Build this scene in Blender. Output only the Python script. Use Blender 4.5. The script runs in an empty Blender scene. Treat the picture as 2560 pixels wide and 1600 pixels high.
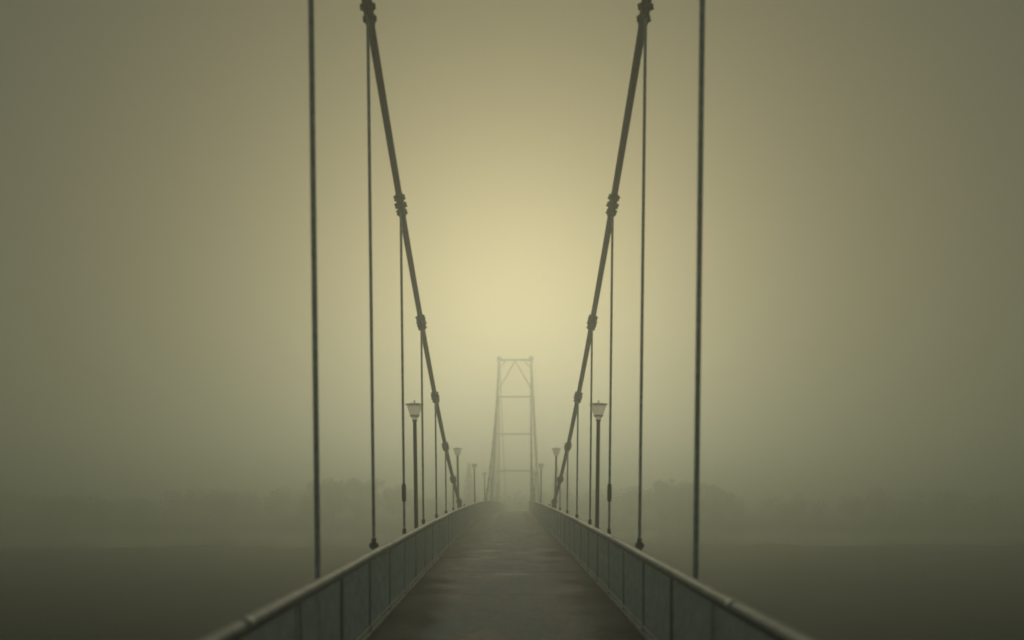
import bpy, math, random
from mathutils import Vector, Matrix
random.seed(11)
scn = bpy.context.scene
col = scn.collection
R = math.radians

# ------------------------------------------------------------------ camera
EYE = 1.97
cam_d = bpy.data.cameras.new('camera')
cam = bpy.data.objects.new('camera', cam_d); col.objects.link(cam)
cam.location = (0, 0, EYE); cam.rotation_euler = (R(90), 0, 0)
cam_d.sensor_width = 36.0; cam_d.lens = 24.48
cam_d.shift_x = 0.0052; cam_d.shift_y = 0.1680
cam_d.clip_start = 0.05; cam_d.clip_end = 3000
cam_d.dof.use_dof = True; cam_d.dof.focus_distance = 20.0; cam_d.dof.aperture_fstop = 0.45
scn.camera = cam

# ------------------------------------------------------------------ light
SUN_EL, SUN_AZ = 14.8, 0.7            # degrees; azimuth to the right of the bridge axis
w = bpy.data.worlds.new('World'); scn.world = w; w.use_nodes = True
nt = w.node_tree; nt.nodes.clear()
wo = nt.nodes.new('ShaderNodeOutputWorld'); bg = nt.nodes.new('ShaderNodeBackground')
sky = nt.nodes.new('ShaderNodeTexSky'); sky.sky_type = 'NISHITA'; sky.sun_disc = False
sky.sun_elevation = R(SUN_EL); sky.sun_rotation = R(SUN_AZ)
sky.dust_density = 10.0; sky.air_density = 1.0; sky.ozone_density = 1.0
bg.inputs['Strength'].default_value = 0.050
# mist veil: the glow of the hidden sun is spread wide and yellow, the rest of the sky stays neutral
sep = nt.nodes.new('ShaderNodeSeparateColor'); cmb = nt.nodes.new('ShaderNodeCombineColor')
nt.links.new(sky.outputs[0], sep.inputs[0])
for k, (ex, mul) in enumerate(((0.58, 1.0), (0.54, 1.06), (0.462, 0.80))):
    pw = nt.nodes.new('ShaderNodeMath'); pw.operation = 'POWER'; pw.inputs[1].default_value = ex
    ml = nt.nodes.new('ShaderNodeMath'); ml.operation = 'MULTIPLY'; ml.inputs[1].default_value = mul
    nt.links.new(sep.outputs[k], pw.inputs[0]); nt.links.new(pw.outputs[0], ml.inputs[0]); nt.links.new(ml.outputs[0], cmb.inputs[k])
nt.links.new(cmb.outputs[0], bg.inputs['Color']); nt.links.new(bg.outputs[0], wo.inputs['Surface'])

sd = bpy.data.lights.new('sun', 'SUN'); sd.energy = 0.68; sd.angle = R(12); sd.color = (1.0, 0.88, 0.62)
sun = bpy.data.objects.new('sun', sd); col.objects.link(sun)
sun.rotation_euler = (R(-(90 - SUN_EL)), 0, R(-SUN_AZ)); sun.location = (0, 60, 60)

scn.view_settings.view_transform = 'Standard'; scn.view_settings.look = 'None'
scn.view_settings.gamma = 1.0; scn.view_settings.use_curve_mapping = False
scn.view_settings.exposure = -0.18
scn.render.engine = 'CYCLES'
scn.cycles.use_denoising = True; scn.cycles.filter_width = 1.8
scn.cycles.max_bounces = 8; scn.cycles.volume_bounces = 3
scn.cycles.sample_clamp_indirect = 4.0

# ------------------------------------------------------------------ helpers
def material(name, base, rough=0.6, metal=0.0, var=0.0, scale=8.0, bump=0.0, bscale=40.0, spec=0.5, trans=0.0):
    m = bpy.data.materials.new(name); m.use_nodes = True
    t = m.node_tree; p = t.nodes['Principled BSDF']
    p.inputs['Base Color'].default_value = (*base, 1); p.inputs['Roughness'].default_value = rough
    p.inputs['Metallic'].default_value = metal; p.inputs['Specular IOR Level'].default_value = spec
    if trans: p.inputs['Transmission Weight'].default_value = trans
    geo = t.nodes.new('ShaderNodeNewGeometry')
    if var:
        n = t.nodes.new('ShaderNodeTexNoise'); n.inputs['Scale'].default_value = scale
        n.inputs['Detail'].default_value = 6; n.inputs['Roughness'].default_value = 0.65
        t.links.new(geo.outputs['Position'], n.inputs['Vector'])
        r = t.nodes.new('ShaderNodeValToRGB')
        r.color_ramp.elements[0].position = 0.32; r.color_ramp.elements[1].position = 0.7
        r.color_ramp.elements[0].color = (*[c * (1 - var) for c in base], 1)
        r.color_ramp.elements[1].color = (*[min(1, c * (1 + var)) for c in base], 1)
        t.links.new(n.outputs['Fac'], r.inputs['Fac']); t.links.new(r.outputs[0], p.inputs['Base Color'])
    if bump:
        n2 = t.nodes.new('ShaderNodeTexNoise'); n2.inputs['Scale'].default_value = bscale; n2.inputs['Detail'].default_value = 4
        t.links.new(geo.outputs['Position'], n2.inputs['Vector'])
        b = t.nodes.new('ShaderNodeBump'); b.inputs['Strength'].default_value = bump; b.inputs['Distance'].default_value = 0.02
        t.links.new(n2.outputs['Fac'], b.inputs['Height']); t.links.new(b.outputs[0], p.inputs['Normal'])
    return m

class MB:
    """collects faces; build() links them as one mesh object"""
    def __init__(s): s.v = []; s.f = []
    def add(s, vs, fs):
        o = len(s.v); s.v += [tuple(v) for v in vs]; s.f += [tuple(i + o for i in f) for f in fs]; return s
    def box(s, c, d, mat=None, ch=0.0):
        x, y, z = d[0] / 2, d[1] / 2, d[2] / 2
        if ch:
            prof = [(-x + ch, -z), (x - ch, -z), (x, -z + ch), (x, z - ch), (x - ch, z), (-x + ch, z), (-x, z - ch), (-x, -z + ch)]
        else:
            prof = [(-x, -z), (x, -z), (x, z), (-x, z)]
        n = len(prof)
        vs = [Vector((a, yy, b)) for yy in (-y, y) for a, b in prof]
        if mat: vs = [mat @ v for v in vs]
        vs = [v + Vector(c) for v in vs]
        fs = [tuple(range(n)), tuple(range(2 * n - 1, n - 1, -1))]
        fs += [(i, i + n, (i + 1) % n + n, (i + 1) % n) for i in range(n)]
        return s.add(vs, fs)
    def tube(s, a, b, r0, r1=None, n=10):
        a, b = Vector(a), Vector(b); r1 = r0 if r1 is None else r1
        d = (b - a).normalized(); u = d.orthogonal().normalized(); w_ = d.cross(u)
        vs = []
        for p, r in ((a, r0), (b, r1)):
            vs += [p + (u * math.cos(6.28319 * k / n) + w_ * math.sin(6.28319 * k / n)) * r for k in range(n)]
        fs = [(k, (k + 1) % n, (k + 1) % n + n, k + n) for k in range(n)] + [tuple(range(n - 1, -1, -1)), tuple(range(n, 2 * n))]
        return s.add(vs, fs)
    def lathe(s, prof, n=28, c=(0, 0, 0), top=True):
        vs = [(c[0] + r * math.cos(6.28319 * k / n), c[1] + r * math.sin(6.28319 * k / n), c[2] + z) for r, z in prof for k in range(n)]
        m = len(prof)
        fs = [(j * n + k, j * n + (k + 1) % n, (j + 1) * n + (k + 1) % n, (j + 1) * n + k) for j in range(m - 1) for k in range(n)]
        fs += [tuple(range(n - 1, -1, -1))] + ([tuple(range((m - 1) * n, m * n))] if top else [])
        return s.add(vs, fs)
    def sweep(s, pts, prof):
        """closed profile of (side, up) carried along points"""
        pts = [Vector(p) for p in pts]; n = len(prof); vs = []
        for i, p in enumerate(pts):
            d = (pts[min(i + 1, len(pts) - 1)] - pts[max(i - 1, 0)]).normalized()
            side = d.cross(Vector((0, 0, 1))).normalized(); up = side.cross(d)
            vs += [p + side * a + up * b for a, b in prof]
        fs = [(i * n + k, i * n + (k + 1) % n, (i + 1) * n + (k + 1) % n, (i + 1) * n + k) for i in range(len(pts) - 1) for k in range(n)]
        fs += [tuple(range(n - 1, -1, -1)), tuple(range((len(pts) - 1) * n, len(pts) * n))]
        return s.add(vs, fs)
    def mesh(s, name, mat, smooth=False):
        me = bpy.data.meshes.new(name); me.from_pydata(s.v, [], s.f); me.materials.append(mat)
        if smooth: me.polygons.foreach_set('use_smooth', [True] * len(me.polygons))
        me.update(); return me
    def build(s, name, mat, parent=None, smooth=False):
        return put(name, s.mesh(name, mat, smooth), parent)

def put(name, me, parent=None, loc=(0, 0, 0), rot=(0, 0, 0)):
    o = bpy.data.objects.new(name, me); col.objects.link(o)
    o.parent = parent; o.location = loc; o.rotation_euler = rot
    return o
def tag(o, label=None, cat=None, group=None, kind=None):
    for k, v in (('label', label), ('category', cat), ('group', group), ('kind', kind)):
        if v: o[k] = v
    return o
def empty(name, loc, label, cat, group=None):
    o = bpy.data.objects.new(name, None); o.empty_display_size = 0.2; col.objects.link(o); o.location = loc
    return tag(o, label, cat, group)
def circ(r, n=14): return [(r * math.cos(6.28319 * k / n), r * math.sin(6.28319 * k / n)) for k in range(n)]
def rect(a, b, ch=0.0):
    if not ch: return [(-a, -b), (a, -b), (a, b), (-a, b)]
    return [(-a + ch, -b), (a - ch, -b), (a, -b + ch), (a, b - ch), (a - ch, b), (-a + ch, b), (-a, b - ch), (-a, -b + ch)]

# ------------------------------------------------------------------ bridge geometry (metres)
HALF = 1.75            # handrail line
CABLE_X = 1.9
TOWER_Y = 88.0
END_Y = 119.0
WATER_Z = -4.6
def deck_z(y): return 0.0205 * y - 2.93e-4 * y * y if y < 90 else deck_z(89.99) - 0.0322 * (y - 90)
def axis_x(y): return 0.0 if y < 25 else 1.07 * ((y - 25) / 63.0) ** 2 if y < 88 else 1.07 + 0.034 * (y - 88)
def deck_pitch(y): return math.atan((deck_z(y + .5) - deck_z(y - .5)))
def yaw(y): return -math.atan(axis_x(y + .5) - axis_x(y - .5))
def cable_z(y): return -0.16 + 0.00901 * (y - 42.0) ** 2
def cable_pt(y, s):
    z = cable_z(y); lean = 0.0130 if y < 42 else 0.0042
    return Vector((axis_x(y) + s * (CABLE_X + lean * max(0, z - deck_z(y))), y, z))

# ------------------------------------------------------------------ materials
M = {}
M['cable'] = material('cable paint', (0.018, 0.026, 0.032), 0.55, 0.0, 0.25, 6, 0.3, 60)
M['clamp'] = material('clamp steel', (0.018, 0.025, 0.03), 0.6, 0.0, 0.4, 20, 0.4, 80)
M['rod'] = material('hanger paint', (0.50, 0.56, 0.58), 0.5, 0.0, 0.3, 9)
M['rail'] = material('handrail paint', (0.55, 0.57, 0.55), 0.5, 0.0, 0.3, 5, 0.2, 50)
M['post'] = material('post paint', (0.10, 0.12, 0.135), 0.55, 0.0, 0.3, 7)
M['bar'] = material('baluster paint', (0.80, 0.84, 0.82), 0.55, 0.0, 0.2, 7)
M['steel'] = material('girder paint', (0.10, 0.11, 0.10), 0.6, 0.0, 0.3, 3)
M['tower'] = material('tower paint', (0.5, 0.52, 0.47), 0.6, 0.0, 0.3, 2)
M['pole'] = material('lamp pole paint', (0.02, 0.028, 0.034), 0.5, 0.0, 0.3, 9)
def milky(name, c, k, clear):
    m = material(name, c, 0.4, 0.0, 0.12, 6); t = m.node_tree
    tr = t.nodes.new('ShaderNodeBsdfTranslucent'); tr.inputs['Color'].default_value = (*c, 1)
    mx = t.nodes.new('ShaderNodeMixShader'); mx.inputs[0].default_value = k
    o = t.nodes['Material Output']; p = t.nodes['Principled BSDF']
    t.links.new(p.outputs[0], mx.inputs[1]); t.links.new(tr.outputs[0], mx.inputs[2]); tp = t.nodes.new('ShaderNodeBsdfTransparent'); m2 = t.nodes.new('ShaderNodeMixShader'); m2.inputs[0].default_value = clear
    t.links.new(mx.outputs[0], m2.inputs[1]); t.links.new(tp.outputs[0], m2.inputs[2]); t.links.new(m2.outputs[0], o.inputs['Surface'])
    return m
M['cap'] = milky('frosted lamp cap', (0.92, 0.91, 0.88), 0.7, 0.3)
M['bowl'] = milky('milky lamp bowl', (0.88, 0.88, 0.82), 0.8, 0.58)
M['concrete'] = material('concrete', (0.24, 0.235, 0.21), 0.85, 0.0, 0.3, 1.5, 0.3, 12)
M['bark'] = material('bark', (0.05, 0.042, 0.035), 0.9, 0.0, 0.3, 6)
M['needle'] = material('needles', (0.035, 0.05, 0.03), 0.8, 0.0, 0.4, 1.5)
M['leaf'] = material('dull leaves', (0.06, 0.065, 0.035), 0.8, 0.0, 0.4, 1.2)
M['bank'] = material('bank grass and sand', (0.13, 0.12, 0.085), 0.95, 0.0, 0.4, 0.12, 0.5, 3)

M['meadow'] = material('wet dark meadow', (0.03, 0.042, 0.046), 0.95, 0.0, 0.5, 0.25, 0.8, 5, spec=0.1)
M['reed'] = material('dull reeds', (0.07, 0.07, 0.045), 0.9, 0.0, 0.4, 1.0)
def asphalt():
    m = bpy.data.materials.new('wet asphalt'); m.use_nodes = True
    t = m.node_tree; p = t.nodes['Principled BSDF']; L = t.links.new
    g = t.nodes.new('ShaderNodeNewGeometry')
    mp = t.nodes.new('ShaderNodeMapping'); mp.inputs['Scale'].default_value = (0.9, 0.9, 1); L(g.outputs['Position'], mp.inputs['Vector'])
    big = t.nodes.new('ShaderNodeTexNoise'); big.inputs['Scale'].default_value = 1.1; big.inputs['Detail'].default_value = 7; big.inputs['Roughness'].default_value = 0.62
    L(mp.outputs[0], big.inputs['Vector'])
    fine = t.nodes.new('ShaderNodeTexNoise'); fine.inputs['Scale'].default_value = 38; fine.inputs['Detail'].default_value = 6; fine.inputs['Roughness'].default_value = 0.7; L(g.outputs['Position'], fine.inputs['Vector'])
    r = t.nodes.new('ShaderNodeValToRGB'); e = r.color_ramp.elements
    e[0].position = 0.42; e[0].color = (0.12, 0.15, 0.175, 1); e[1].position = 0.60; e[1].color = (0.50, 0.58, 0.65, 1)
    L(big.outputs['Fac'], r.inputs['Fac'])
    mx = t.nodes.new('ShaderNodeMix'); mx.data_type = 'RGBA'; mx.blend_type = 'MULTIPLY'; mx.inputs[0].default_value = 0.5
    L(r.outputs[0], mx.inputs[6]); L(fine.outputs['Fac'], mx.inputs[7]); 
    # base colour darkens in a strip along each kerb, with a ragged inner edge
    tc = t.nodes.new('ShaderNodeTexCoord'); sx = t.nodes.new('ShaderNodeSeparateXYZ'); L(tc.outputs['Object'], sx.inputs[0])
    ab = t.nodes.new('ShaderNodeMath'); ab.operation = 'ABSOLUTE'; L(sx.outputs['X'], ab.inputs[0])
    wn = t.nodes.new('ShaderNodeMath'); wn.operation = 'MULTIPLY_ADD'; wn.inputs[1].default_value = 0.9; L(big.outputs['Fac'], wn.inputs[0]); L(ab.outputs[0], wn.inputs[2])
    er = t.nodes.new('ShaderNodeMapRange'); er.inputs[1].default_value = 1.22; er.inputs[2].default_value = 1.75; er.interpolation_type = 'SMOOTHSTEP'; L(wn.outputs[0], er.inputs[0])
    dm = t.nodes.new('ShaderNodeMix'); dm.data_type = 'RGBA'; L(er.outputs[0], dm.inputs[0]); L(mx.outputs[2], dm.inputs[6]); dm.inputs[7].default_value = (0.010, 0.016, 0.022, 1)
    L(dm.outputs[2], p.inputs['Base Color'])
    rr = t.nodes.new('ShaderNodeMapRange'); rr.inputs[1].default_value = 0.35; rr.inputs[2].default_value = 0.68
    rr.inputs[3].default_value = 0.62; rr.inputs[4].default_value = 0.85; p.inputs['Specular IOR Level'].default_value = 0.35; L(big.outputs['Fac'], rr.inputs[0]); L(rr.outputs[0], p.inputs['Roughness'])
    ad = t.nodes.new('ShaderNodeMath'); ad.operation = 'MULTIPLY_ADD'; ad.inputs[1].default_value = 0.25; L(fine.outputs['Fac'], ad.inputs[0]); L(big.outputs['Fac'], ad.inputs[2])
    b = t.nodes.new('ShaderNodeBump'); b.inputs['Strength'].default_value = 0.6; b.inputs['Distance'].default_value = 0.03
    L(ad.outputs[0], b.inputs['Height']); L(b.outputs[0], p.inputs['Normal'])
    return m
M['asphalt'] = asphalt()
M['patch'] = material('asphalt patch', (0.22, 0.24, 0.25), 0.8, 0.0, 0.35, 7, 0.5, 60, spec=0.25)

def water():
    m = bpy.data.materials.new('river water'); m.use_nodes = True
    t = m.node_tree; p = t.nodes['Principled BSDF']; L = t.links.new
    p.inputs['Base Color'].default_value = (0.018, 0.022, 0.018, 1); p.inputs['Roughness'].default_value = 0.16
    p.inputs['IOR'].default_value = 1.33
    g = t.nodes.new('ShaderNodeNewGeometry'); mp = t.nodes.new('ShaderNodeMapping'); mp.inputs['Scale'].default_value = (0.5, 1.1, 1)
    L(g.outputs['Position'], mp.inputs['Vector'])
    n = t.nodes.new('ShaderNodeTexNoise'); n.inputs['Scale'].default_value = 1.3; n.inputs['Detail'].default_value = 5; L(mp.outputs[0], n.inputs['Vector'])
    b = t.nodes.new('ShaderNodeBump'); b.inputs['Strength'].default_value = 0.5; b.inputs['Distance'].default_value = 0.12
    L(n.outputs['Fac'], b.inputs['Height']); L(b.outputs[0], p.inputs['Normal'])
    return m
M['water'] = water()

# ------------------------------------------------------------------ setting
EXT = 420.0
def near_shore(x): return 84 + 3.5 * math.sin(x * 0.045 + 0.6) + 2.5 * math.sin(x * 0.13) + 1.5 * math.sin(x * .37 + 2) + 1.2 * math.sin(x * .83) 
def far_shore(x): return 115 + 3 * math.sin(x * 0.05) + 1.5 * math.sin(x * 0.17 + 1) + 0.03 * abs(x)
rv = MB().add([(-EXT, 60, WATER_Z), (EXT, 60, WATER_Z), (EXT, 200, WATER_Z), (-EXT, 200, WATER_Z)], [(0, 1, 2, 3)]).build('river', M['water'])
tag(rv, 'pale misty river between the dark flats and the far wood', 'river', kind='structure')
def bank_h(x, y):
    d = y - far_shore(x)
    return WATER_Z + max(-0.8, min(d * 0.09, 0.6 + 0.02 * d, 3.0)) + (0.12 * math.sin(x * .7 + y * .4) if d > 2 else 0)
def flat_h(x, y):
    d = near_shore(x) - y
    return WATER_Z + max(-0.8, min(d * 0.1, 0.35)) + (0.1 * math.sin(x * .31 + 1) * math.sin(y * .27) if d > 3 else 0)
def sheet(name, hf, y0, y1, p, nx, ny, mat):
    vs = []
    for j in range(ny + 1):
        for i in range(nx + 1):
            x = -EXT + 2 * EXT * i / nx; y = y0 + (y1 - y0) * (j / ny) ** p
            vs.append((x, y, hf(x, y)))
    fs = [(j * (nx + 1) + i, j * (nx + 1) + i + 1, (j + 1) * (nx + 1) + i + 1, (j + 1) * (nx + 1) + i) for j in range(ny) for i in range(nx)]
    return MB().add(vs, fs).build(name, mat, smooth=True)
tag(sheet('river_bank', bank_h, 106, EXT, 1.6, 110, 60, M['bank']), 'low grassy far bank of the river, faint in fog', 'river bank', kind='structure')
tag(sheet('flood_meadow', flat_h, -120, 98, 0.6, 420, 90, M['meadow']), 'dark wet meadow under the footbridge', 'meadow', kind='structure')

# ------------------------------------------------------------------ footbridge deck
fb = empty('footbridge', (0, 0, deck_z(0)), 'narrow asphalt footbridge deck running straight into the fog', 'footbridge')
def under(parent, o):
    o.location = Vector(o.location) - parent.location; return o
SL = 3.0
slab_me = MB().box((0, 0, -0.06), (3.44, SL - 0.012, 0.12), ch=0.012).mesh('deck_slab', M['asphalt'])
y = -6.0 + SL / 2
while y < END_Y:
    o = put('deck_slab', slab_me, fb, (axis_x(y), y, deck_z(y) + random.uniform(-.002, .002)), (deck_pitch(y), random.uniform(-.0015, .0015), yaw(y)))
    under(fb, o); y += SL
ys = [-6 + k * 1.5 for k in range(int((END_Y + 6) / 1.5) + 1)]
for s in (-1, 1):
    under(fb, MB().sweep([(axis_x(q) + s * 1.752, q, deck_z(q) + 0.005) for q in ys], rect(0.028, 0.03, 0.006)).build('kerb', M['rail'], fb))
    under(fb, MB().sweep([(axis_x(q) + s * 1.70, q, deck_z(q) - 0.29) for q in ys], rect(0.07, 0.165)).build('edge_beam', M['steel'], fb))
hang_y = [1.1 + 3 * k for k in range(40)]
cb_me = MB().box((0, 0, -0.24), (3.24, 0.12, 0.16)).mesh('cross_beam', M['steel'])
ear_me = MB().box((0, 0, 0), (0.24, 0.1, 0.14), ch=0.01).mesh('hanger_bracket', M['steel'])
for q in hang_y:
    if q > END_Y - 2: break
    under(fb, put('cross_beam', cb_me, fb, (axis_x(q), q, deck_z(q)), (deck_pitch(q), 0, yaw(q))))
    for s in (-1, 1):
        if cable_z(q) > deck_z(q) + 0.35 and q < TOWER_Y:
            under(fb, put('hanger_bracket', ear_me, fb, (axis_x(q) + s * 1.892, q, deck_z(q) - 0.2), (deck_pitch(q), 0, yaw(q))))
# ------------------------------------------------------------------ railings
RAIL_H = 1.03
bal_me = MB().tube((0, 0, 0.075), (0, 0, RAIL_H - 0.06), 0.012, n=6).mesh('baluster', M['bar'])
post_me = MB().box((0, 0, (RAIL_H - .06) / 2 + .02), (0.04, 0.055, RAIL_H - 0.10), ch=0.0).box((0, 0, 0.05), (0.055, 0.11, 0.03)).mesh('post', M['post'])
for s in (-1, 1):
    rl = empty('bridge_railing', (s * HALF, 0, deck_z(0)), 'pale steel handrail over thin upright bars along the deck edge', 'railing', 'railings along both edges of the deck')
    wob = {}
    def P(q, h, wobble=True):
        k = round(q / 1.5)
        wv = wob.setdefault(k, (random.uniform(-.006, .006), random.uniform(-.007, .007))) if wobble else (0, 0)
        return (axis_x(q) + s * HALF + wv[0], q, deck_z(q) + h + wv[1])
    under(rl, MB().sweep([P(q, RAIL_H - .03) for q in ys], [(a * .054, b * .041) for a, b in circ(1, 12)]).build('handrail', M['rail'], rl, smooth=True))
    under(rl, MB().sweep([P(q, RAIL_H - .085, False) for q in ys], rect(0.018, 0.02)).build('top_bar', M['post'], rl))
    under(rl, MB().sweep([P(q, 0.085, False) for q in ys], rect(0.022, 0.022, 0.004)).build('bottom_bar', M['rail'], rl))
    q = 5.0 + s * .35
    while q < END_Y:
        under(rl, MB().sweep([P(q - .07, RAIL_H - .03), P(q + .07, RAIL_H - .03)], [(a * .057, b * .044) for a, b in circ(1, 12)]).build('joint_sleeve', M['rail'], rl, smooth=True)); q += 6.0
    q = 7.4 - 1.5 * 8
    while q < END_Y:
        under(rl, put('post', post_me, rl, (axis_x(q) + s * (HALF + .01), q, deck_z(q)), (0, 0, yaw(q)))); q += 1.5
    q = 1.0; n = 0; far = MB()
    while q < END_Y - .5:
        if abs((q - 7.4) / 1.5 - round((q - 7.4) / 1.5)) * 1.5 > 0.05:
            loc = (axis_x(q) + s * HALF, q, deck_z(q))
            if n < 200:
                under(rl, put('baluster', bal_me, rl, loc)); n += 1
            else:
                far.box((loc[0], loc[1], loc[2] + .53), (0.022, 0.022, RAIL_H - 0.16))
        q += 0.095
    tag(under(rl, far.build('baluster_infill', M['bar'], rl)), kind='stuff')

# ------------------------------------------------------------------ main cables
def frame_at(y, s):
    d = (cable_pt(y + .05, s) - cable_pt(y - .05, s)).normalized()
    side = d.cross(Vector((0, 0, 1))).normalized(); up = side.cross(d)
    return Matrix((side, d, up)).transposed()            # local x = side, y = along, z = up
sleeve = MB()
sleeve.tube((0, -0.235, 0), (0, 0.235, 0), 0.074, n=16)
for yy, wd in ((-0.17, .195), (0.0, .21), (0.16, .185)):
    sleeve.box((0, yy, 0), (wd, 0.075, 0.05), ch=0.008)
    sleeve.tube((0, yy - .045, 0), (0, yy + .045, 0), 0.083, n=16)
sleeve.box((0, 0.02, -0.10), (0.022, 0.26, 0.14), ch=0.004)
clamp_me = sleeve.mesh('clamp', M['clamp'])
bolt_me = MB().tube((0, 0, -0.052), (0, 0, 0.062), 0.014, n=6).tube((0, 0, 0.026), (0, 0, 0.05), 0.025, n=6).tube((0, 0, -0.05), (0, 0, -0.027), 0.025, n=6).mesh('bolt', M['clamp'])
for s in (-1, 1):
    mc = empty('main_cable', cable_pt(42, s), 'thick dark suspension cable sagging to the handrail between bolted clamps', 'cable', 'main cables on both sides')
    yy = [-3 + k * 1.0 for k in range(int(TOWER_Y + 3) + 1)]
    pts = [cable_pt(q, s) for q in yy]
    top = cable_pt(TOWER_Y, s)
    pts += [top.lerp(Vector((axis_x(126) + s * 2.4, 126, bank_h(0, 126) + .3)), k / 14) for k in range(1, 15)]
    under(mc, MB().sweep(pts, circ(0.061, 14)).build('cable', M['cable'], mc, smooth=True))
    for k, q in enumerate(hang_y):
        if q > TOWER_Y - 1.5: break
        if q < TOWER_Y:
            mat = frame_at(q, s)
            o = put('clamp', clamp_me, mc, cable_pt(q, s)); under(mc, o)
            o.rotation_euler = (mat @ Matrix.Rotation(random.uniform(-.25, .25) + (.12 * s), 3, 'Y')).to_euler()
            if q < 32:
                for yv, wd in ((-0.17, .085), (0.0, .092), (0.16, .08)):
                    for t in (-1, 1):
                        put('bolt', bolt_me, o, (t * wd, yv, 0))

# ------------------------------------------------------------------ hangers
def hanger(q, s):
    zt = cable_z(q); zd = deck_z(q)
    if zt < zd + 0.35: return
    near = q
    if abs(q - 7.1) < .1: lab = 'thick grey hanger rod beside the deck, its top out of sight'
    elif abs(q - 10.1) < .1: lab = 'dark hanger rod with a chunky block socket just above the handrail'
    elif abs(q - 13.1) < .1: lab = 'dark hanger rod with a long sleeve turnbuckle low down, before the lamp post'
    elif q < 42: lab = 'slender dark hanger rod with a small foot socket, beyond the first lamp post'
    else: lab = 'very faint hanger rod in fog between the far tower and the dip'
    top = cable_pt(q, s) + Vector((0, 0, -0.12)); bot = Vector((axis_x(q) + s * (CABLE_X + .012), q, zd - 0.2))
    h = empty('hanger', bot, lab, 'hanger', 'hangers under the main cables')
    def at(hh):
        f = (zd + hh - bot.z) / (top.z - bot.z); return bot.lerp(top, f)
    under(h, MB().tube(bot, top, 0.0285 if q < 8 else 0.0235, n=10).build('rod', M['rod'], h, smooth=False))
    if abs(q - 10.1) < .1:
        under(h, MB().box(at(1.02), (0.115, 0.10, 0.085), ch=0.02).tube(at(.9), at(1.12), .036, n=10).build('socket', M['clamp'], h))
    elif abs(q - 13.1) < .1:
        under(h, MB().tube(at(1.62), at(1.86), .041, n=12).tube(at(1.57), at(1.62), .03, .041, 12).tube(at(1.86), at(1.91), .041, .03, 12).build('turnbuckle', M['clamp'], h))
        under(h, MB().tube(at(.96), at(1.06), .036, n=10).build('socket', M['clamp'], h))
    elif q > 8:
        under(h, MB().tube(at(.98), at(1.08), .042, n=10).build('socket', M['clamp'], h))
for q in hang_y:
    if 6 < q < TOWER_Y - 1.5:
        for s in (-1, 1): hanger(q, s)

# ------------------------------------------------------------------ lamps
def lamp_mesh():
    d = {}
    d['pole'] = MB().lathe([(0.07, -0.14), (0.07, 0.0), (0.052, 0.04), (0.045, 0.4), (0.041, 3.26), (0.055, 3.27), (0.055, 3.30)], 14).mesh('pole', M['pole'], True)
    bowl = [(0.05, 3.28), (0.062, 3.33), (0.088, 3.37), (0.096, 3.375), (0.098, 3.40), (0.103, 3.405), (0.135, 3.50), (0.166, 3.60), (0.178, 3.635)]
    d['bowl'] = MB().lathe(bowl, 28, top=False).mesh('bowl', M['bowl'], True)
    d['cap'] = MB().lathe([(0.18, 3.632), (0.205, 3.636), (0.207, 3.643), (0.18, 3.652), (0.12, 3.660), (0.03, 3.666)], 28).mesh('cap', M['cap'], True)
    d['finial'] = MB().lathe([(0.010, 3.664), (0.010, 3.69), (0.022, 3.70), (0.024, 3.715), (0.012, 3.728)], 12).mesh('finial', M['cap'], True)
    ring = MB(); 
    d['ring'] = ring.lathe([(0.096, 3.372), (0.106, 3.376), (0.106, 3.398), (0.100, 3.403)], 28).mesh('ring', M['cap'], True)
    d['bracket'] = MB().box((0, 0, -0.18), (0.40, 0.16, 0.08), ch=.01).mesh('bracket', M['steel'])
    return d
LD = lamp_mesh()
lamp_labels = ['tall lamp post with funnel-shaped milky bowl, beside the hanger with the turnbuckle',
               'smaller hazy lamp post standing where the main cable dips to the handrail',
               'faint lamp post with funnel bowl beyond the dip of the cable',
               'barely visible lamp post in fog before the far tower']
for k, q in enumerate((15.4, 28.8, 42.2, 55.6, 69.0, 82.4)):
    hs = (1.006, 0.938, 0.91, 0.90, 0.90, 0.90)[k]
    for s in (-1, 1):
        lp = empty('street_lamp', (axis_x(q) + s * 1.985, q, deck_z(q)), lamp_labels[min(k, 3)], 'street lamp', 'lamp posts along the footbridge')
        lp.scale = (1, 1, hs); lp.rotation_euler = (0, s * 0.012, random.uniform(0, 6))
        lp.rotation_euler = (random.uniform(-.006, .006), s * 0.014 + random.uniform(-.006, .006), 0)
        for nm in ('pole', 'bowl', 'ring', 'cap', 'finial'):
            put(nm, LD[nm], lp)
        put('bracket', LD['bracket'], lp, (-s * .06, 0, 0))

# ------------------------------------------------------------------ far tower
TX = axis_x(TOWER_Y); TZ = 18.88; LOW = WATER_Z - .9
tw = empty('bridge_tower', (TX, TOWER_Y, LOW), 'tall tapering steel tower with cross beams and an inverted V, fading into fog', 'tower')
def leg_x(z): return 1.98 + (TZ - z) * 0.055
def tb(name, a, b, r, m=None):
    o = MB()
    a, b = Vector(a), Vector(b); d = (b - a).normalized()
    side = d.cross(Vector((0, 1, 0))).normalized()
    prof = [(-r[0], -r[1]), (r[0], -r[1]), (r[0], r[1]), (-r[0], r[1])]
    vs = [p + side * i + Vector((0, 1, 0)) * j for p in (a, b) for i, j in prof]
    o.add(vs, [(0, 3, 2, 1), (4, 5, 6, 7)] + [(k, (k + 1) % 4, (k + 1) % 4 + 4, k + 4) for k in range(4)])
    return under(tw, o.build(name, m or M['tower'], tw))
def T(x, z, y=0): return (TX + x, TOWER_Y + y, z)
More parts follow.
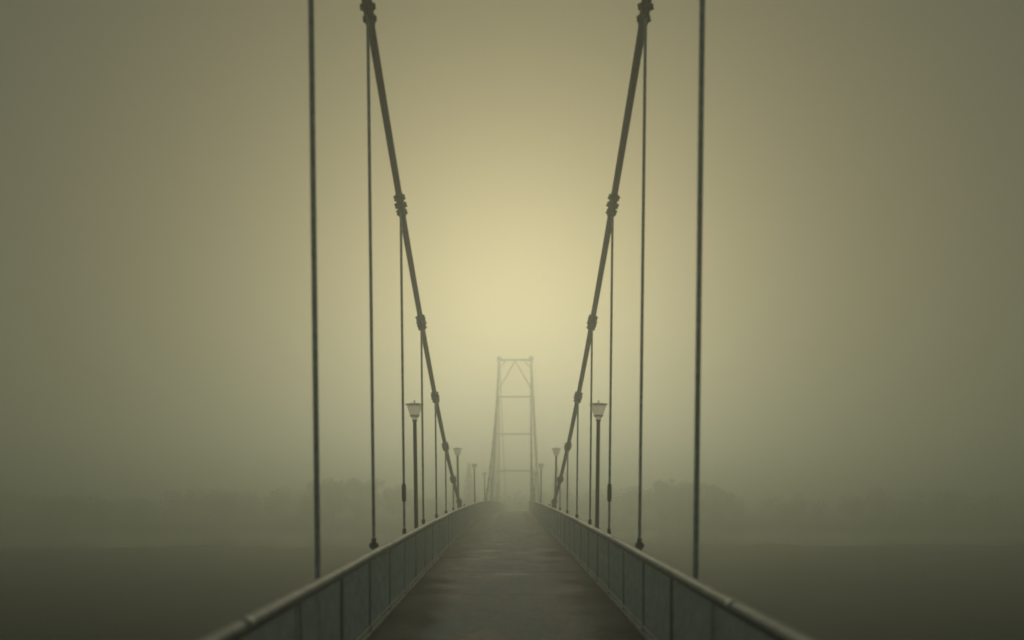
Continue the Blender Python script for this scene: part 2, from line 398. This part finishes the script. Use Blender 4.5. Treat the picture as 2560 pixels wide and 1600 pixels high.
for s in (-1, 1):
    tb('column', T(s * leg_x(LOW), LOW), T(s * leg_x(TZ - .3), TZ - .3), (.15, .2))
    tb('inner_post', T(s * 2.0, deck_z(88) - .4), T(s * 2.0, 14.0), (.055, .055))
    tb('diagonal_brace', T(0, TZ - .35), T(s * (leg_x(15.0) - .15), 15.0), (.07, .07))
    tb('knee_brace', T(s * 1.25, TZ - .38), T(s * 1.82, TZ - 1.15), (.06, .06))
    under(tw, MB().box(T(s * 1.98, TZ - .12), (.62, .9, .42), ch=.06).tube(T(s * 1.98, TZ + .06, -.5), T(s * 1.98, TZ + .06, .5), .16).build('saddle', M['tower'], tw))
    under(tw, MB().box(T(s * leg_x(LOW), LOW + .5), (1.3, 1.6, 1.6), ch=.08).build('footing', M['concrete'], tw))
tb('top_beam', T(-1.8, TZ - .22), T(1.8, TZ - .22), (.12, .15))
for z in (14.0, 9.3, 4.64):
    tb('cross_beam', T(-leg_x(z) + .15, z), T(leg_x(z) - .15, z), (.085, .1))
z = deck_z(88) - .75
tb('cross_beam', T(-leg_x(z) + .15, z), T(leg_x(z) - .15, z), (.2, .2))

# ------------------------------------------------------------------ trees
def conifer(seed, h):
    rr = random.Random(seed); m = MB()
    for k in range(900):
        t = rr.random() ** .8; z = h * (0.1 + 0.9 * t); rad = (1 - t) * h * 0.2 + 0.12
        a = rr.uniform(0, 6.283); lr = rad * rr.uniform(.25, 1.12); l = rr.uniform(.25, .6)
        c = Vector((lr * math.cos(a), lr * math.sin(a), z - lr * .35))
        d = Vector((math.cos(a), math.sin(a), -.45)) * l; sd_ = Vector((-math.sin(a), math.cos(a), rr.uniform(-.3, .3))) * l * .45
        m.add([c - d * .5 - sd_, c + d * .6, c - d * .5 + sd_], [(0, 1, 2)])
    return m.mesh('crown', M['needle']), MB().tube((0, 0, -.3), (0, 0, h * .95), h * .018, .02, 8).mesh('trunk', M['bark'])
def broad(seed, h, wd):
    rr = random.Random(seed); m = MB(); tr = MB().tube((0, 0, -.3), (0, 0, h * .55), h * .025, h * .014, 8)
    cl = []
    for k in range(16):
        a = rr.uniform(0, 6.283); r = wd * rr.random() ** .5 * .75; z = h * rr.uniform(.3, .92)
        r *= 1 - .55 * abs(z / h - .55); c = Vector((r * math.cos(a), r * math.sin(a), z)); cl.append(c)
        tr.tube((0, 0, h * rr.uniform(.2, .5)), c, h * .009, .015, 5)
    for c in cl:
        rad = wd * rr.uniform(.22, .4)
        for k in range(110):
            v = Vector((rr.gauss(0, 1), rr.gauss(0, 1), rr.gauss(0, .8))).normalized() * rad * rr.random() ** .4
            p = c + v; u = Vector((rr.gauss(0, 1), rr.gauss(0, 1), rr.gauss(0, 1))).normalized() * .16; q = u.orthogonal().normalized() * .12
            m.add([p - u, p + q, p + u, p - q], [(0, 1, 2, 3)])
    return m.mesh('crown', M['leaf']), tr.mesh('trunk', M['bark'])
con = [conifer(1, 9), conifer(2, 11)]; brd = [broad(3, 7, 3.0), broad(4, 6, 3.6), broad(5, 8, 3.2)]
def tree(kind, x, y, sc, label, name, group):
    t = empty(name, (x, y, bank_h(x, y)), label, 'tree', group); t.scale = (sc, sc, sc); t.rotation_euler = (0, 0, random.uniform(0, 6))
    put('crown', kind[0], t); put('trunk', kind[1], t)
for x, y, k, sc in ((-6.0, 110, 1, .9), (-8.3, 112, 0, .9), (7.9, 109, 1, .9), (9.6, 112, 0, .95)):
    tree(con[k], x * 1.1, y + 12, sc * 1.1, 'dim conifer standing by the bridge landing behind the far tower', 'conifer_tree', 'conifers by the bridge landing')
for x, y, k, sc in ((-27, 107, 1, 1.3), (-23.5, 108, 0, 1.2), (-20.5, 107, 2, 1.0), (-30, 109, 0, 1.1), (-17, 109, 1, 1.1),
                    (24, 107, 0, 1.2), (27, 108, 1, 1.35), (30, 107, 2, 1.0), (20.5, 109, 1, 1.1), (33, 109, 0, 1.1)):
    tree(brd[k], x * 1.1, y + 12, sc, 'round bushy tree in a grey clump on the far bank', 'broadleaf_tree', 'bushy trees on the far bank')
wood = MB(); rr = random.Random(9)
for k in range(260):
    x = rr.uniform(-190, 190); y = 122 + rr.uniform(0, 26) + abs(x) * .05; h = 5.2 + 0.8 * math.sin(x * .09) + 0.5 * math.sin(x * .31 + 2) + rr.uniform(-.5, .5); b = bank_h(x, y)
    wood.tube((x, y, b - .3), (x, y, b + h * .8), .1, .03, 5)
    cw, cz = rr.uniform(1.5, 2.5), h * .52
    for j in range(230):
        v = Vector((rr.gauss(0, 1), rr.gauss(0, 1), rr.gauss(0, 1))).normalized() * rr.random() ** .45 * (1 + .13 * math.sin(j * 1.7))
        p = Vector((x + v.x * cw, y + v.y * cw, b + cz + v.z * cz * .95))
        u = Vector((rr.gauss(0, 1), rr.gauss(0, 1), rr.gauss(0, 1))).normalized() * .24; q = u.orthogonal().normalized() * .19
        wood.add([p - u, p + q, p + u, p - q], [(0, 1, 2, 3)])
tag(wood.build('distant_wood', M['leaf']), 'low grey line of woodland far across the river', 'wood', kind='stuff')

reeds = MB(); rr = random.Random(21)
for k in range(900):
    x = rr.uniform(-75, 75); y = near_shore(x) + rr.gauss(-.6, 1.1); b = flat_h(x, y) - .05
    for j in range(7):
        a = rr.uniform(0, 6.283); px, py = x + rr.gauss(0, .22), y + rr.gauss(0, .22); h = rr.uniform(.35, 1.1)
        dx_, dy_ = math.cos(a), math.sin(a); l = rr.uniform(.05, .3)
        reeds.add([(px - dy_ * .02, py + dx_ * .02, b), (px + dy_ * .02, py - dx_ * .02, b), (px + dx_ * l, py + dy_ * l, b + h)], [(0, 1, 2)])
tag(reeds.build('reed_bed', M['reed']), 'ragged dull reeds along the dark edge of the meadow', 'reeds', kind='stuff')

# ------------------------------------------------------------------ fog
hz = MB().box((0, 150, (WATER_Z - 1 + 20.2) / 2), (2 * EXT + 40, 620, 20.2 - (WATER_Z - 1))).build('haze', bpy.data.materials.new('fog'))
hm = hz.data.materials[0]; hm.use_nodes = True; t = hm.node_tree; t.nodes.clear()
ov = t.nodes.new('ShaderNodeOutputMaterial'); pv = t.nodes.new('ShaderNodeVolumePrincipled')
pv.inputs['Color'].default_value = (0.875, 0.94, 0.89, 1); pv.inputs['Density'].default_value = 0.0168; pv.inputs['Anisotropy'].default_value = 0.74
t.links.new(pv.outputs[0], ov.inputs['Volume'])
tag(hz, 'thick pale fog filling the air over the river', 'fog', kind='stuff')
